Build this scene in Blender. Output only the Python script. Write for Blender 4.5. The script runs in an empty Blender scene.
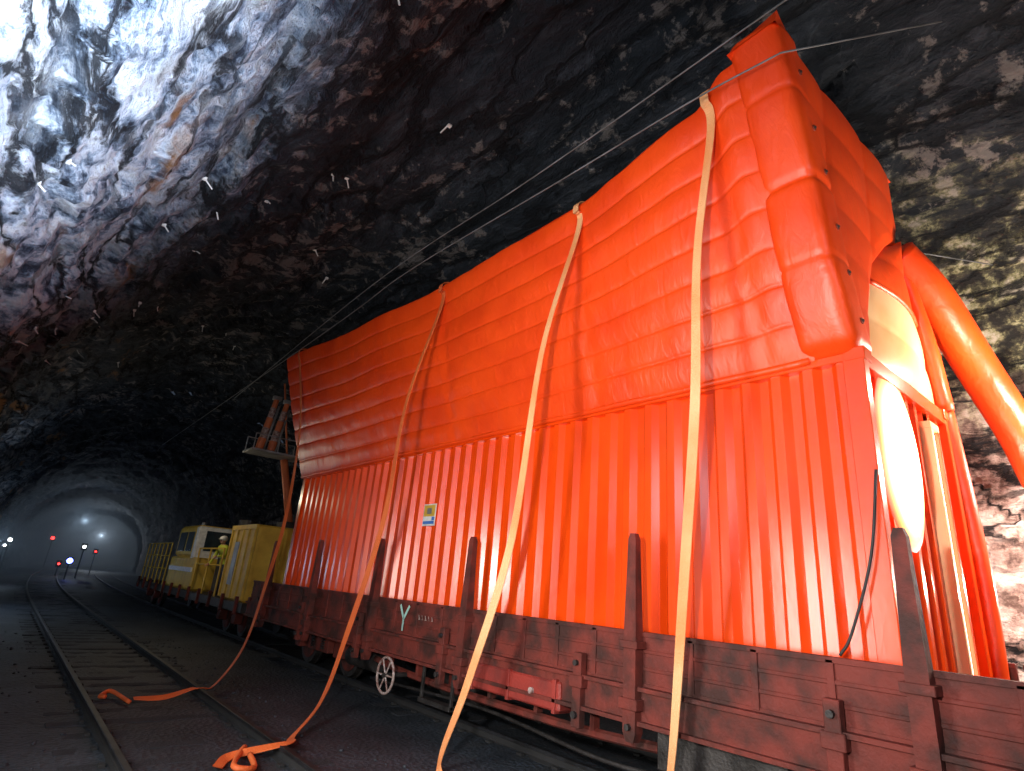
import bpy, math, random
from mathutils import Vector, Matrix, noise
random.seed(7)
ZS = 2.0   # everything is modelled with the eye level at z=0, then lifted so that ground is z=0
scene = bpy.context.scene
try:
    scene.view_settings.view_transform = 'Standard'
    scene.view_settings.look = 'None'
except Exception: pass

# ------------------------------------------------------------------ materials
def new_mat(name):
    m = bpy.data.materials.new(name); m.use_nodes = True
    nt = m.node_tree; b = nt.nodes['Principled BSDF']
    return m, nt, b
def N(nt, t, **kw):
    n = nt.nodes.new(t)
    for k, v in kw.items():
        if k in n.inputs: n.inputs[k].default_value = v
        else: setattr(n, k, v)
    return n
def ramp(nt, src, stops):
    r = nt.nodes.new('ShaderNodeValToRGB')
    e = r.color_ramp.elements
    while len(e) > 1: e.remove(e[-1])
    e[0].position = stops[0][0]; e[0].color = (*stops[0][1], 1)
    for p, c in stops[1:]:
        x = e.new(p); x.color = (*c, 1)
    nt.links.new(src, r.inputs[0]); return r
def mixc(nt, fac, a, b, mode='MIX'):
    m = nt.nodes.new('ShaderNodeMix'); m.data_type = 'RGBA'; m.blend_type = mode
    for s, v in ((0, fac), (6, a), (7, b)):
        if isinstance(v, bpy.types.NodeSocket): nt.links.new(v, m.inputs[s])
        elif s == 0: m.inputs[0].default_value = v
        else: m.inputs[s].default_value = (*v, 1)
    return m.outputs[2]
def math_(nt, op, a, b=None, c=None):
    m = nt.nodes.new('ShaderNodeMath'); m.operation = op
    for i, v in enumerate((a, b, c)):
        if v is None: continue
        if isinstance(v, bpy.types.NodeSocket): nt.links.new(v, m.inputs[i])
        else: m.inputs[i].default_value = v
    return m.outputs[0]

def mat_simple(name, col, col2=None, rough=.5, metal=0., nscale=3., bump=.1, bscale=20., emis=None, es=0., coat=0., spec=.5):
    m, nt, b = new_mat(name)
    tc = N(nt, 'ShaderNodeNewGeometry')
    n = N(nt, 'ShaderNodeTexNoise', Scale=nscale, Detail=4.0)
    nt.links.new(tc.outputs['Position'], n.inputs['Vector'])
    c2 = col2 or tuple(x*.7 for x in col)
    r = ramp(nt, n.outputs['Fac'], [(.35, c2), (.62, col)])
    nt.links.new(r.outputs[0], b.inputs['Base Color'])
    b.inputs['Roughness'].default_value = rough
    b.inputs['Metallic'].default_value = metal
    b.inputs['Coat Weight'].default_value = coat
    b.inputs['Specular IOR Level'].default_value = spec
    if bump:
        n2 = N(nt, 'ShaderNodeTexNoise', Scale=bscale, Detail=3.0)
        nt.links.new(tc.outputs['Position'], n2.inputs['Vector'])
        bp = N(nt, 'ShaderNodeBump', Strength=bump, Distance=.03)
        nt.links.new(n2.outputs['Fac'], bp.inputs['Height'])
        nt.links.new(bp.outputs[0], b.inputs['Normal'])
    if emis:
        b.inputs['Emission Color'].default_value = (*emis, 1)
        b.inputs['Emission Strength'].default_value = es
    return m

def rock_mat():
    m, nt, b = new_mat('tunnel_rock')
    L = nt.links.new
    g = N(nt, 'ShaderNodeNewGeometry')
    mp = N(nt, 'ShaderNodeMapping'); L(g.outputs['Position'], mp.inputs[0])
    mp.inputs['Rotation'].default_value = (math.radians(7), 0, 0)
    mp.inputs['Scale'].default_value = (1.0, .34, 1.25)
    v = mp.outputs[0]
    warp = N(nt, 'ShaderNodeTexNoise', Scale=.8, Detail=3.0); L(v, warp.inputs['Vector'])
    va = N(nt, 'ShaderNodeVectorMath', operation='MULTIPLY_ADD')
    L(warp.outputs['Color'], va.inputs[0]); va.inputs[1].default_value = (.8, .8, .8); L(v, va.inputs[2])
    wv = va.outputs[0]
    big = N(nt, 'ShaderNodeTexNoise', Scale=.55, Detail=3.0); L(wv, big.inputs['Vector'])
    med = N(nt, 'ShaderNodeTexNoise', Scale=3.6, Detail=8.0, Roughness=.7); L(wv, med.inputs['Vector'])
    patch = N(nt, 'ShaderNodeTexNoise', Scale=2.5, Detail=8.0, Roughness=.7); L(g.outputs['Position'], patch.inputs['Vector'])
    base = ramp(nt, med.outputs['Fac'], [(.34, (.010, .013, .018)), (.52, (.022, .027, .036)), (.66, (.050, .057, .072))]).outputs[0]
    pm = math_(nt, 'ADD', patch.outputs['Fac'], math_(nt, 'MULTIPLY', big.outputs['Fac'], .45))
    pr = ramp(nt, pm, [(.785, (0, 0, 0)), (.835, (1, 1, 1))]).outputs[0]
    col = mixc(nt, math_(nt, 'MULTIPLY', pr, .75), base, (.21, .19, .185))
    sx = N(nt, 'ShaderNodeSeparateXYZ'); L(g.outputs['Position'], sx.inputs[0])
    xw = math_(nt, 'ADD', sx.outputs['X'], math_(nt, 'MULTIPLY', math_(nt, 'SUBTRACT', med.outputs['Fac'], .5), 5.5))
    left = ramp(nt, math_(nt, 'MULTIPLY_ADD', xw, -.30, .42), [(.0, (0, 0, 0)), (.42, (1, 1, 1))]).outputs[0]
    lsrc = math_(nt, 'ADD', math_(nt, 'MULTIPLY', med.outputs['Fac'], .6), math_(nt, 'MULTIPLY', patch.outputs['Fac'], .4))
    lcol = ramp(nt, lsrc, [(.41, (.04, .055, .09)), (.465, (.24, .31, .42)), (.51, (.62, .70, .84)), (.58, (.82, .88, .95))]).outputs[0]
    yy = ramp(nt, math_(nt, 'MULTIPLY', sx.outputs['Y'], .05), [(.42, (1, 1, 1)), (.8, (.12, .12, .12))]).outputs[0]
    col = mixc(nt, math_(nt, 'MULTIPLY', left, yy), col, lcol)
    right = ramp(nt, math_(nt, 'MULTIPLY_ADD', xw, .24, -1.72), [(.1, (0, 0, 0)), (.5, (1, 1, 1))]).outputs[0]
    rcol = ramp(nt, patch.outputs['Fac'], [(.43, (.026, .024, .023)), (.50, (.11, .10, .065)), (.54, (.34, .32, .17)), (.61, (.62, .55, .45))]).outputs[0]
    yr = ramp(nt, math_(nt, 'MULTIPLY', sx.outputs['Y'], .05), [(.3, (1, 1, 1)), (.6, (.1, .1, .1))]).outputs[0]
    col = mixc(nt, math_(nt, 'MULTIPLY', right, yr), col, rcol)
    # pink glow of warm lamplight painted low on the right wall
    low = ramp(nt, math_(nt, 'MULTIPLY_ADD', sx.outputs['Z'], -.22, 1.25), [(.05, (0, 0, 0)), (.35, (1, 1, 1))]).outputs[0]
    pink = ramp(nt, patch.outputs['Fac'], [(.40, (.22, .13, .11)), (.48, (.58, .38, .33)), (.58, (.80, .62, .57))]).outputs[0]
    col = mixc(nt, math_(nt, 'MULTIPLY', math_(nt, 'MULTIPLY', low, right), yr), col, pink)
    mp2 = N(nt, 'ShaderNodeMapping'); L(g.outputs['Position'], mp2.inputs[0]); mp2.inputs['Location'].default_value = (3.1, 1.7, 9.2)
    mp2.inputs['Scale'].default_value = (1.3, .35, 1.2)
    rn = N(nt, 'ShaderNodeTexNoise', Scale=.9, Detail=5.0); L(mp2.outputs[0], rn.inputs['Vector'])
    rr = ramp(nt, rn.outputs['Fac'], [(.615, (0, 0, 0)), (.66, (1, 1, 1))]).outputs[0]
    col = mixc(nt, math_(nt, 'MULTIPLY', math_(nt, 'MULTIPLY', rr, .75), left), col, (.36, .18, .06))
    # long bedding cracks running along the drive
    mp3 = N(nt, 'ShaderNodeMapping'); L(g.outputs['Position'], mp3.inputs[0])
    mp3.inputs['Rotation'].default_value = (math.radians(6), 0, 0); mp3.inputs['Scale'].default_value = (1.0, .24, 1.2)
    va2 = N(nt, 'ShaderNodeVectorMath', operation='MULTIPLY_ADD')
    L(med.outputs['Color'], va2.inputs[0]); va2.inputs[1].default_value = (.5, .5, .5); L(mp3.outputs[0], va2.inputs[2])
    vo = N(nt, 'ShaderNodeTexVoronoi', feature='DISTANCE_TO_EDGE', Scale=1.5); L(va2.outputs[0], vo.inputs['Vector'])
    cr = ramp(nt, vo.outputs['Distance'], [(.02, (1, 1, 1)), (.075, (0, 0, 0))]).outputs[0]
    cm = ramp(nt, warp.outputs['Fac'], [(.42, (.3, .3, .3)), (.52, (1, 1, 1))]).outputs[0]
    crm = math_(nt, 'MULTIPLY', cr, cm)
    col = mixc(nt, math_(nt, 'MULTIPLY', crm, .95), col, (.010, .011, .015))
    L(col, b.inputs['Base Color'])
    b.inputs['Roughness'].default_value = .78
    b.inputs['Specular IOR Level'].default_value = .18
    h = math_(nt, 'ADD', med.outputs['Fac'], math_(nt, 'MULTIPLY', patch.outputs['Fac'], .9))
    h = math_(nt, 'SUBTRACT', h, math_(nt, 'MULTIPLY', crm, .5))
    bp = N(nt, 'ShaderNodeBump', Strength=1.0, Distance=.20); L(h, bp.inputs['Height']); L(bp.outputs[0], b.inputs['Normal'])
    return m

def ground_mat():
    m, nt, b = new_mat('ballast_ground'); L = nt.links.new
    g = N(nt, 'ShaderNodeNewGeometry')
    n = N(nt, 'ShaderNodeTexNoise', Scale=.7, Detail=5.0); L(g.outputs['Position'], n.inputs['Vector'])
    n2 = N(nt, 'ShaderNodeTexNoise', Scale=22.0, Detail=4.0); L(g.outputs['Position'], n2.inputs['Vector'])
    a = ramp(nt, n.outputs['Fac'], [(.35, (.012, .017, .025)), (.65, (.036, .046, .062))]).outputs[0]
    c = ramp(nt, n2.outputs['Fac'], [(.3, (.6, .6, .6)), (.7, (1.35, 1.35, 1.35))]).outputs[0]
    L(mixc(nt, 1.0, a, c, 'MULTIPLY'), b.inputs['Base Color'])
    vo = N(nt, 'ShaderNodeTexVoronoi', Scale=16.0); L(g.outputs['Position'], vo.inputs['Vector'])
    bp = N(nt, 'ShaderNodeBump', Strength=.5, Distance=.035)
    L(math_(nt, 'ADD', vo.outputs['Distance'], n2.outputs['Fac']), bp.inputs['Height']); L(bp.outputs[0], b.inputs['Normal'])
    b.inputs['Roughness'].default_value = .65
    return m

def orange_mat(name, c1, c2, rough, wr, ws, coat=.0, wd=.03, spec=.5):
    m, nt, b = new_mat(name); L = nt.links.new
    g = N(nt, 'ShaderNodeNewGeometry')
    n = N(nt, 'ShaderNodeTexNoise', Scale=1.3, Detail=3.0); L(g.outputs['Position'], n.inputs['Vector'])
    L(ramp(nt, n.outputs['Fac'], [(.35, c2), (.6, c1)]).outputs[0], b.inputs['Base Color'])
    mp = N(nt, 'ShaderNodeMapping'); L(g.outputs['Position'], mp.inputs[0]); mp.inputs['Scale'].default_value = (1, 1.6, .6)
    w = N(nt, 'ShaderNodeTexNoise', Scale=ws, Detail=3.0, Distortion=.8); L(mp.outputs[0], w.inputs['Vector'])
    bp = N(nt, 'ShaderNodeBump', Strength=wr, Distance=wd); L(w.outputs['Fac'], bp.inputs['Height']); L(bp.outputs[0], b.inputs['Normal'])
    b.inputs['Roughness'].default_value = rough
    b.inputs['Specular IOR Level'].default_value = spec
    b.inputs['Coat Weight'].default_value = coat; b.inputs['Coat Roughness'].default_value = .2
    return m

M = {}
M['rock'] = rock_mat(); M['ground'] = ground_mat()
M['vinyl'] = orange_mat('inflatable_vinyl', (.88, .068, .004), (.78, .050, .003), .42, .4, 5.0)
M['paint'] = orange_mat('container_paint', (.86, .070, .003), (.76, .054, .002), .26, .10, 7.0, wd=.01, spec=.65)
M['seam'] = mat_simple('seam_dark', (.22, .025, .008), rough=.6)
M['rust'] = mat_simple('wagon_red_paint', (.17, .032, .024), (.050, .020, .017), .7, 0, 3.4, .35, 22, spec=.25)
M['rust2'] = mat_simple('wagon_bright_red', (.32, .038, .028), (.18, .03, .025), .5, 0, 3, .3, 25)
M['steel'] = mat_simple('dark_steel', (.055, .05, .05), (.02, .018, .018), .55, .5, 5, .3, 30)
M['rail'] = mat_simple('rail_steel', (.045, .047, .055), (.025, .025, .028), .55, .7, 4, .1, 30)
M['railfoot'] = mat_simple('rail_rust', (.020, .020, .022), (.012, .013, .015), .85)
M['sleeper'] = mat_simple('sleeper_wood', (.022, .027, .036), (.014, .018, .024), .85, 0, 6, .6, 30)
M['strap'] = mat_simple('strap_webbing', (.86, .45, .21), (.84, .28, .09), .6, 0, 1.0, .4, 60)
M['strapo'] = mat_simple('strap_webbing_orange', (.80, .17, .04), (.66, .12, .03), .6, 0, 2.0, .4, 60)
M['white'] = mat_simple('white_paint', (.8, .8, .78), (.6, .6, .6), .5, 0, 8, .05)
M['faint'] = mat_simple('worn_stencil_paint', (.42, .34, .32), (.16, .07, .06), .6, 0, 14, .05)
M['cream'] = mat_simple('cream_liner', (.98, .66, .36), (.96, .50, .22), .35, 0, 1.2, .2, 5)
M['yellow'] = mat_simple('yellow_paint', (.72, .47, .06), (.55, .34, .04), .5, 0, 3, .1)
M['black'] = mat_simple('black_rubber', (.02, .02, .022), (.01, .01, .01), .6)
M['blue'] = mat_simple('blue_paint', (.05, .2, .6), (.04, .15, .5), .5)
M['teal'] = mat_simple('teal_marking', (.45, .75, .68), (.30, .45, .42), .6)
M['glass'] = mat_simple('cab_glass', (.03, .05, .06), (.02, .03, .04), .1)
M['wood'] = mat_simple('boom_orange', (.62, .17, .06), (.45, .11, .04), .6)
M['grey'] = mat_simple('grey_metal', (.35, .36, .37), (.2, .2, .2), .45, .4)
M['rope'] = mat_simple('grey_hose', (.20, .24, .22), (.08, .09, .09), .6)
M['hivis'] = mat_simple('hivis_fabric', (.60, .66, .05), (.45, .5, .04), .6)
M['navy'] = mat_simple('work_trousers', (.03, .035, .06), (.02, .02, .04), .8)
M['skin'] = mat_simple('skin', (.6, .32, .22), (.5, .26, .18), .5)
M['cable'] = mat_simple('cable', (.16, .16, .17), (.08, .08, .08), .5)
def emat(n, c, s):
    m, nt, b = new_mat(n); b.inputs['Base Color'].default_value = (*c, 1)
    b.inputs['Emission Color'].default_value = (*c, 1); b.inputs['Emission Strength'].default_value = s; return m
M['ewhite'] = emat('lamp_white', (.85, .95, 1), 14); M['ered'] = emat('lamp_red', (1, .03, .03), 14); M['eblue'] = emat('lamp_blue', (.1, .15, 1), 25)
M['glow'] = emat('door_strip_glow', (1, .86, .62), 6)  # bright door strip made to glow by emission, no lamp there
mm = bpy.data.materials.new('tunnel_mist'); mm.use_nodes = True; nt = mm.node_tree
nt.nodes.remove(nt.nodes['Principled BSDF'])
vs_ = nt.nodes.new('ShaderNodeVolumeScatter'); vs_.inputs['Color'].default_value = (.75, .88, 1, 1); vs_.inputs['Density'].default_value = .022
nt.links.new(vs_.outputs[0], nt.nodes['Material Output'].inputs['Volume']); M['mist'] = mm
# lamp glare painted as an emission gradient, brightest in the middle, no lamp behind
m, nt, b_ = new_mat('end_glare_gradient'); M['glare'] = m
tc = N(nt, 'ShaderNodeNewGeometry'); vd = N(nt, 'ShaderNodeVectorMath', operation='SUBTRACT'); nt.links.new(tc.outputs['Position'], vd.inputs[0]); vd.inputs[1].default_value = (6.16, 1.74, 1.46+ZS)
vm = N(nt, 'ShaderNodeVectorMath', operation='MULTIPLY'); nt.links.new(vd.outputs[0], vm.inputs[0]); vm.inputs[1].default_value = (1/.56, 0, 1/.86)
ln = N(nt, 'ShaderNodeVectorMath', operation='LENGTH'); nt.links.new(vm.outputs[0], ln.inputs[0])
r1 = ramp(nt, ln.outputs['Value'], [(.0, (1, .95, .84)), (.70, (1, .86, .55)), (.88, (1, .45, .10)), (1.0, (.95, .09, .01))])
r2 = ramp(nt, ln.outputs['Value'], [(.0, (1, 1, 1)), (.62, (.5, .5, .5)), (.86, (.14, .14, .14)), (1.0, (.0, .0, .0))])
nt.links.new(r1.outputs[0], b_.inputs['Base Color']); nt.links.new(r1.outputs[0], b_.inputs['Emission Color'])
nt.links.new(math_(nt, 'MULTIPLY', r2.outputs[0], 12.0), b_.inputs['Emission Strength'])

# ------------------------------------------------------------------ builder
class B:
    def __init__(s): s.v = []; s.f = []; s.m = []; s.sm = []; s.mats = []
    def mi(s, k):
        if k not in s.mats: s.mats.append(k)
        return s.mats.index(k)
    def add(s, vs, fs, k, smooth=False):
        o = len(s.v); s.v += [tuple(p) for p in vs]; i = s.mi(k)
        for f in fs: s.f.append([o+a for a in f]); s.m.append(i); s.sm.append(smooth)
    def box(s, x0, x1, y0, y1, z0, z1, k, bev=0.0, mat=None):
        c = Vector(((x0+x1)/2, (y0+y1)/2, (z0+z1)/2)); h = Vector((abs(x1-x0)/2, abs(y1-y0)/2, abs(z1-z0)/2))
        if bev <= 0: bev = min(h)*.12
        bev = min(bev, min(h)*.45)
        vs = []; idx = {}
        for sx in (-1, 1):
            for sy in (-1, 1):
                for sz in (-1, 1):
                    for a in range(3):
                        p = [sx*(h.x-bev), sy*(h.y-bev), sz*(h.z-bev)]
                        p[a] = (sx, sy, sz)[a]*h[a]
                        idx[(sx, sy, sz, a)] = len(vs); vs.append(Vector(p))
        fs = []
        for a in range(3):
            b_, c_ = (a+1) % 3, (a+2) % 3
            for sg in (-1, 1):
                q = []
                for u, w in ((-1, -1), (1, -1), (1, 1), (-1, 1)):
                    k3 = [0, 0, 0]; k3[a] = sg; k3[b_] = u; k3[c_] = w
                    q.append(idx[(*k3, a)])
                fs.append(q if sg > 0 else q[::-1])
        for a in range(3):
            b_, c_ = (a+1) % 3, (a+2) % 3
            for u in (-1, 1):
                for w in (-1, 1):
                    def K(sa, ax):
                        k3 = [0, 0, 0]; k3[a] = sa; k3[b_] = u; k3[c_] = w
                        return idx[(*k3, ax)]
                    q = [K(-1, b_), K(1, b_), K(1, c_), K(-1, c_)]
                    fs.append(q if u*w > 0 else q[::-1])
        for sx in (-1, 1):
            for sy in (-1, 1):
                for sz in (-1, 1):
                    q = [idx[(sx, sy, sz, a)] for a in range(3)]
                    fs.append(q if sx*sy*sz > 0 else q[::-1])
        vs = [(mat @ v if mat else v) + c for v in vs]
        s.add(vs, fs, k)
    def tube(s, path, r, k, seg=10, cap=True, smooth=True):
        path = [Vector(p) for p in path]; n = len(path)
        rs = r if isinstance(r, (list, tuple)) else [r]*n
        rings = []; up = None
        for i, p in enumerate(path):
            t = (path[min(i+1, n-1)]-path[max(i-1, 0)]).normalized()
            if up is None:
                up = Vector((0, 0, 1)) if abs(t.z) < .9 else Vector((0, 1, 0))
            a = (up - t*up.dot(t)).normalized(); up = a; b_ = t.cross(a)
            rings.append([p + a*math.cos(2*math.pi*j/seg)*rs[i] + b_*math.sin(2*math.pi*j/seg)*rs[i] for j in range(seg)])
        vs = [q for rg in rings for q in rg]; fs = []
        for i in range(n-1):
            for j in range(seg):
                fs.append([i*seg+j, i*seg+(j+1) % seg, (i+1)*seg+(j+1) % seg, (i+1)*seg+j])
        if cap:
            fs.append(list(range(seg))[::-1]); fs.append([(n-1)*seg+j for j in range(seg)])
        s.add(vs, fs, k, smooth)
    def cyl(s, p0, p1, r, k, seg=16): s.tube([p0, p1], r, k, seg, smooth=False)
    def sph(s, c, r, k, sc=(1, 1, 1), u=14, v=9):
        vs = []; fs = []
        for i in range(v+1):
            th = math.pi*i/v
            for j in range(u):
                ph = 2*math.pi*j/u
                vs.append((c[0]+r*sc[0]*math.sin(th)*math.cos(ph), c[1]+r*sc[1]*math.sin(th)*math.sin(ph), c[2]+r*sc[2]*math.cos(th)))
        for i in range(v):
            for j in range(u): fs.append([i*u+j, (i+1)*u+j, (i+1)*u+(j+1) % u, i*u+(j+1) % u])
        s.add(vs, fs, k, True)
    def grid(s, nu, nv, fn, k, smooth=True, flip=False):
        vs = [fn(i/nu, j/nv) for i in range(nu+1) for j in range(nv+1)]; fs = []
        for i in range(nu):
            for j in range(nv):
                q = [i*(nv+1)+j, (i+1)*(nv+1)+j, (i+1)*(nv+1)+j+1, i*(nv+1)+j+1]
                fs.append(q[::-1] if flip else q)
        s.add(vs, fs, k, smooth)
    def obj(s, name, parent=None):
        me = bpy.data.meshes.new(name); me.from_pydata(s.v, [], s.f)
        for k in s.mats: me.materials.append(M[k])
        me.polygons.foreach_set('material_index', s.m); me.polygons.foreach_set('use_smooth', s.sm); me.update()
        o = bpy.data.objects.new(name, me); scene.collection.objects.link(o)
        if parent: o.parent = parent
        return o
def empty(name):
    o = bpy.data.objects.new(name, None); scene.collection.objects.link(o); return o
def catmull(pts, n=10):
    P = [Vector(p) for p in pts]; P = [P[0]*2-P[1]]+P+[P[-1]*2-P[-2]]; out = []
    for i in range(1, len(P)-2):
        for j in range(n):
            t = j/n
            out.append(.5*((2*P[i])+(P[i+1]-P[i-1])*t+(2*P[i-1]-5*P[i]+4*P[i+1]-P[i+2])*t*t+(3*P[i]-P[i-1]-3*P[i+1]+P[i+2])*t**3))
    out.append(P[-2]); return out
def lerp_tab(tab, y):
    if y <= tab[0][0]: return tab[0][1:]
    for a, b in zip(tab, tab[1:]):
        if y <= b[0]:
            t = (y-a[0])/(b[0]-a[0]); t = t*t*(3-2*t)
            return tuple(a[i]+(b[i]-a[i])*t for i in range(1, len(a)))
    return tab[-1][1:]
def lin_tab(tab, y):
    if y <= tab[0][0]: return tab[0][1]
    for a, b in zip(tab, tab[1:]):
        if y <= b[0]: return a[1]+(b[1]-a[1])*(y-a[0])/(b[0]-a[0])
    return tab[-1][1]
def shift(y): return .0010*max(0, y-28)**2

# ------------------------------------------------------------------ tunnel shell
CX, HW, SPR, AH = 4.46, 6.1, .6, 5.75
def prof(u):
    wall = SPR+2.2; arc = math.pi*.5*(HW+AH)*.985; tot = 2*wall+arc; s = u*tot
    if s < wall: return CX-HW, -2.2+s, (-1, 0)
    if s > wall+arc: return CX+HW, SPR-(s-wall-arc), (1, 0)
    a = math.pi*(1-(s-wall)/arc)
    return CX+HW*math.cos(a), SPR+AH*math.sin(a), (math.cos(a), math.sin(a))
def rock_d(x, y, z):
    p = Vector((x, y*.45+z*.12, z*1.1))
    d = .34*noise.fractal(p*.33+Vector((5, 1, 3)), 1.0, 2.0, 3)
    q = Vector((x*1.0, y*.40+z*.12, z*1.15-.10*y))
    for sc, am in ((.8, .20), (1.9, .10), (4.6, .045)):
        ds, pts = noise.voronoi(q*sc)
        cv = noise.cell_vector(pts[0]*7.31+Vector((.5, .5, .5)))
        d += am*((q*sc-pts[0]).dot(cv)*1.2 + (cv.x)*.30)*.8
    return d+.06*noise.fractal(q*2.7, .9, 2.0, 4)
def tunnel(name, y0, y1, ny, nu, power=1.0):
    vs = []; fs = []
    for i in range(ny+1):
        y = y0+(y1-y0)*(i/ny)**power
        for j in range(nu+1):
            x, z, nn = prof(j/nu); d = rock_d(x, y, z)
            vs.append((x+nn[0]*d+shift(y), y, z+nn[1]*d))
    for i in range(ny):
        for j in range(nu):
            a = i*(nu+1)+j; fs.append([a, a+1, a+nu+2, a+nu+1])
    b = B(); b.add(vs, fs, 'rock', True); return b.obj(name)
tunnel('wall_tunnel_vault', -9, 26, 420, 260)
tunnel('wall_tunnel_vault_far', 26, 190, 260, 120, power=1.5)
b = B()
b.grid(20, 20, lambda u, v: (CX+shift(190)-7+14*u, 189.5+.6*noise.noise(Vector((u*9, v*9, 0))), -2.3+9.5*v), 'rock', False); b.obj('wall_tunnel_end')
# thin standing mist deep in the drive (homogeneous volume following the tunnel)
b = B(); vs = []; ysm = [36+8*i for i in range(19)]
for y in ysm:
    for j in range(13):
        a = math.pi*j/12; vs.append((CX+shift(y)-HW*.88*math.cos(a), y, .2+5.0*math.sin(a)))
    vs += [(CX+shift(y)+HW*.88, y, -1.80), (CX+shift(y)-HW*.88, y, -1.80)]
fs = []; K_ = 15
for i in range(len(ysm)-1):
    for j in range(K_): fs.append([i*K_+j, i*K_+(j+1) % K_, (i+1)*K_+(j+1) % K_, (i+1)*K_+j])
fs.append(list(range(K_))[::-1]); fs.append([(len(ysm)-1)*K_+j for j in range(K_)])
b.add(vs, fs, 'mist'); b.obj('tunnel_mist')

def gf(u, v):
    y = -9+200*(u**1.8)
    x = CX-6.6+13.2*v
    z = -1.977+.022*noise.noise(Vector((x*1.3, y*1.3, 0)))+.015*noise.noise(Vector((x*5, y*5, 3)))
    return (x+shift(y), y, z)
b = B(); b.grid(420, 120, gf, 'ground'); b.obj('floor')
b = B()
for i in range(420):
    x = random.choice([random.uniform(-.8, 1.2), random.uniform(3.3, 4.2)]); y = random.uniform(2, 20); r = random.uniform(.010, .028)
    b.sph((x, y, -1.98+r*.4), r, 'ground', (random.uniform(.7, 1.3), random.uniform(.7, 1.3), .7), 6, 4)
b.obj('ballast_stones')

# ------------------------------------------------------------------ tracks
def track(xc, name):
    b = B(); ys = [-8+i*2.0 for i in range(95)]
    for sx in (-.78, .78):
        pr = [(-.075, -2.0, ), (.075, -2.0), (.075, -1.985), (.012, -1.965), (.012, -1.90), (.037, -1.89), (.037, -1.855), (.028, -1.85), (-.028, -1.85), (-.037, -1.855), (-.037, -1.89), (-.012, -1.90), (-.012, -1.965), (-.075, -1.985)]
        vs = []; n = len(pr)
        for y in ys:
            for p in pr: vs.append((xc+sx+p[0]+shift(y), y, p[1]))
        f1 = []; f2 = []
        for i in range(len(ys)-1):
            for j in range(n):
                q = [i*n+j, i*n+(j+1) % n, (i+1)*n+(j+1) % n, (i+1)*n+j]
                (f1 if 5 <= j <= 9 else f2).append(q)
        b.add(vs, f1, 'rail'); b.add(vs, f2, 'railfoot')
    y = -6
    while y < 70:
        sh = shift(y)
        b.box(xc-1.25+sh, xc+1.25+sh, y-.12, y+.12, -2.12, -1.975, 'sleeper')
        if y < 26:
            for sx in (-.78, .78):
                for d in (-.11, .11): b.box(xc+sx+d-.03, xc+sx+d+.03, y-.05, y+.05, -2.0, -1.95, 'railfoot')
        y += .65
    b.obj(name)
track(2.25, 'railway_track'); track(6.67, 'railway_track.001')

# ------------------------------------------------------------------ container
CX0, CX1, CY0, CY1, CZ0, CZ1 = 5.45, 7.89, 1.74, 14.9, -.72, 2.34
cont = empty('shipping_container')
def corrug(L, per=.31):
    pts = []; n = int(L/per); per = L/n
    for i in range(n):
        for f, d in ((0, 0), (.30, 0), (.5, 1), (.80, 1)): pts.append(((i+f)*per, d))
    pts.append((L, 0)); return pts
b = B()
for X, sg in ((CX0+.02, 1), (CX1-.02, -1)):
    pts = corrug(CY1-CY0-.3); vs = []; fs = []
    nz = 8; zs = [CZ0+.15+(CZ1-.08-CZ0-.15)*i/(nz-1) for i in range(nz)]
    for ip, (p, d) in enumerate(pts):
        for z in zs: vs.append((X+sg*d*.07+.004*noise.noise(Vector((p*2, z*1.5, X))), CY0+.15+p, z))
    for i in range(len(pts)-1):
        for j in range(nz-1): fs.append([nz*i+j, nz*i+j+1, nz*(i+1)+j+1, nz*(i+1)+j])
    b.add(vs, fs, 'paint')
b.obj('corrugated_sides', cont)
b = B()
for X0, X1 in ((CX0-.01, CX0+.1), (CX1-.1, CX1+.01)):
    b.box(X0, X1, CY0, CY1, CZ1-.10, CZ1, 'paint'); b.box(X0, X1, CY0, CY1, CZ0, CZ0+.17, 'paint')
    for y0, y1 in ((CY0, CY0+.17), (CY1-.17, CY1)): b.box(X0-.005, X1+.005, y0-.005, y1+.005, CZ0, CZ1+.005, 'paint')
for y0, y1 in ((CY0, CY0+.1), (CY1-.1, CY1)):
    b.box(CX0, CX1, y0, y1, CZ1-.16, CZ1-.002, 'paint'); b.box(CX0, CX1, y0, y1, CZ0, CZ0+.16, 'paint')
for X in (CX0-.02, CX1-.16):
    for Y in (CY0-.02, CY1-.16):
        for Z in (CZ0-.02, CZ1-.11): b.box(X, X+.18, Y, Y+.18, Z, Z+.12, 'paint')
b.obj('frame', cont)
b = B(); b.box(CX0+.1, CX1-.1, CY0+.1, CY1-.1, CZ1-.07, CZ1-.04, 'paint'); b.box(CX0+.1, CX1-.1, CY0+.1, CY1-.1, CZ0+.05, CZ0+.1, 'steel')
pts = corrug(CX1-CX0-.2); vs = []
for p, d in pts:
    for z in (CZ0+.1, CZ1-.1): vs.append((CX0+.1+p, CY1-.03-d*.05, z))
b.add(vs, [[2*i, 2*i+1, 2*i+3, 2*i+2] for i in range(len(pts)-1)], 'paint')
b.obj('roof_floor_and_rear', cont)
b = B()
for x0, L_, per in ((CX0+.12, 1.58, .24), (7.30, .56, .2)):
    pts = corrug(L_, per); vs = []
    for p, d in pts:
        for z in (CZ0+.1, CZ1-.12): vs.append((x0+p, CY0+.05+d*.05, z))
    b.add(vs, [[2*i, 2*i+2, 2*i+3, 2*i+1] for i in range(len(pts)-1)], 'paint')
b.obj('end_panels', cont)
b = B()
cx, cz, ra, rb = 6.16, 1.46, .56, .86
vs = [(cx, CY0-.06, cz)]; fs = []
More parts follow.
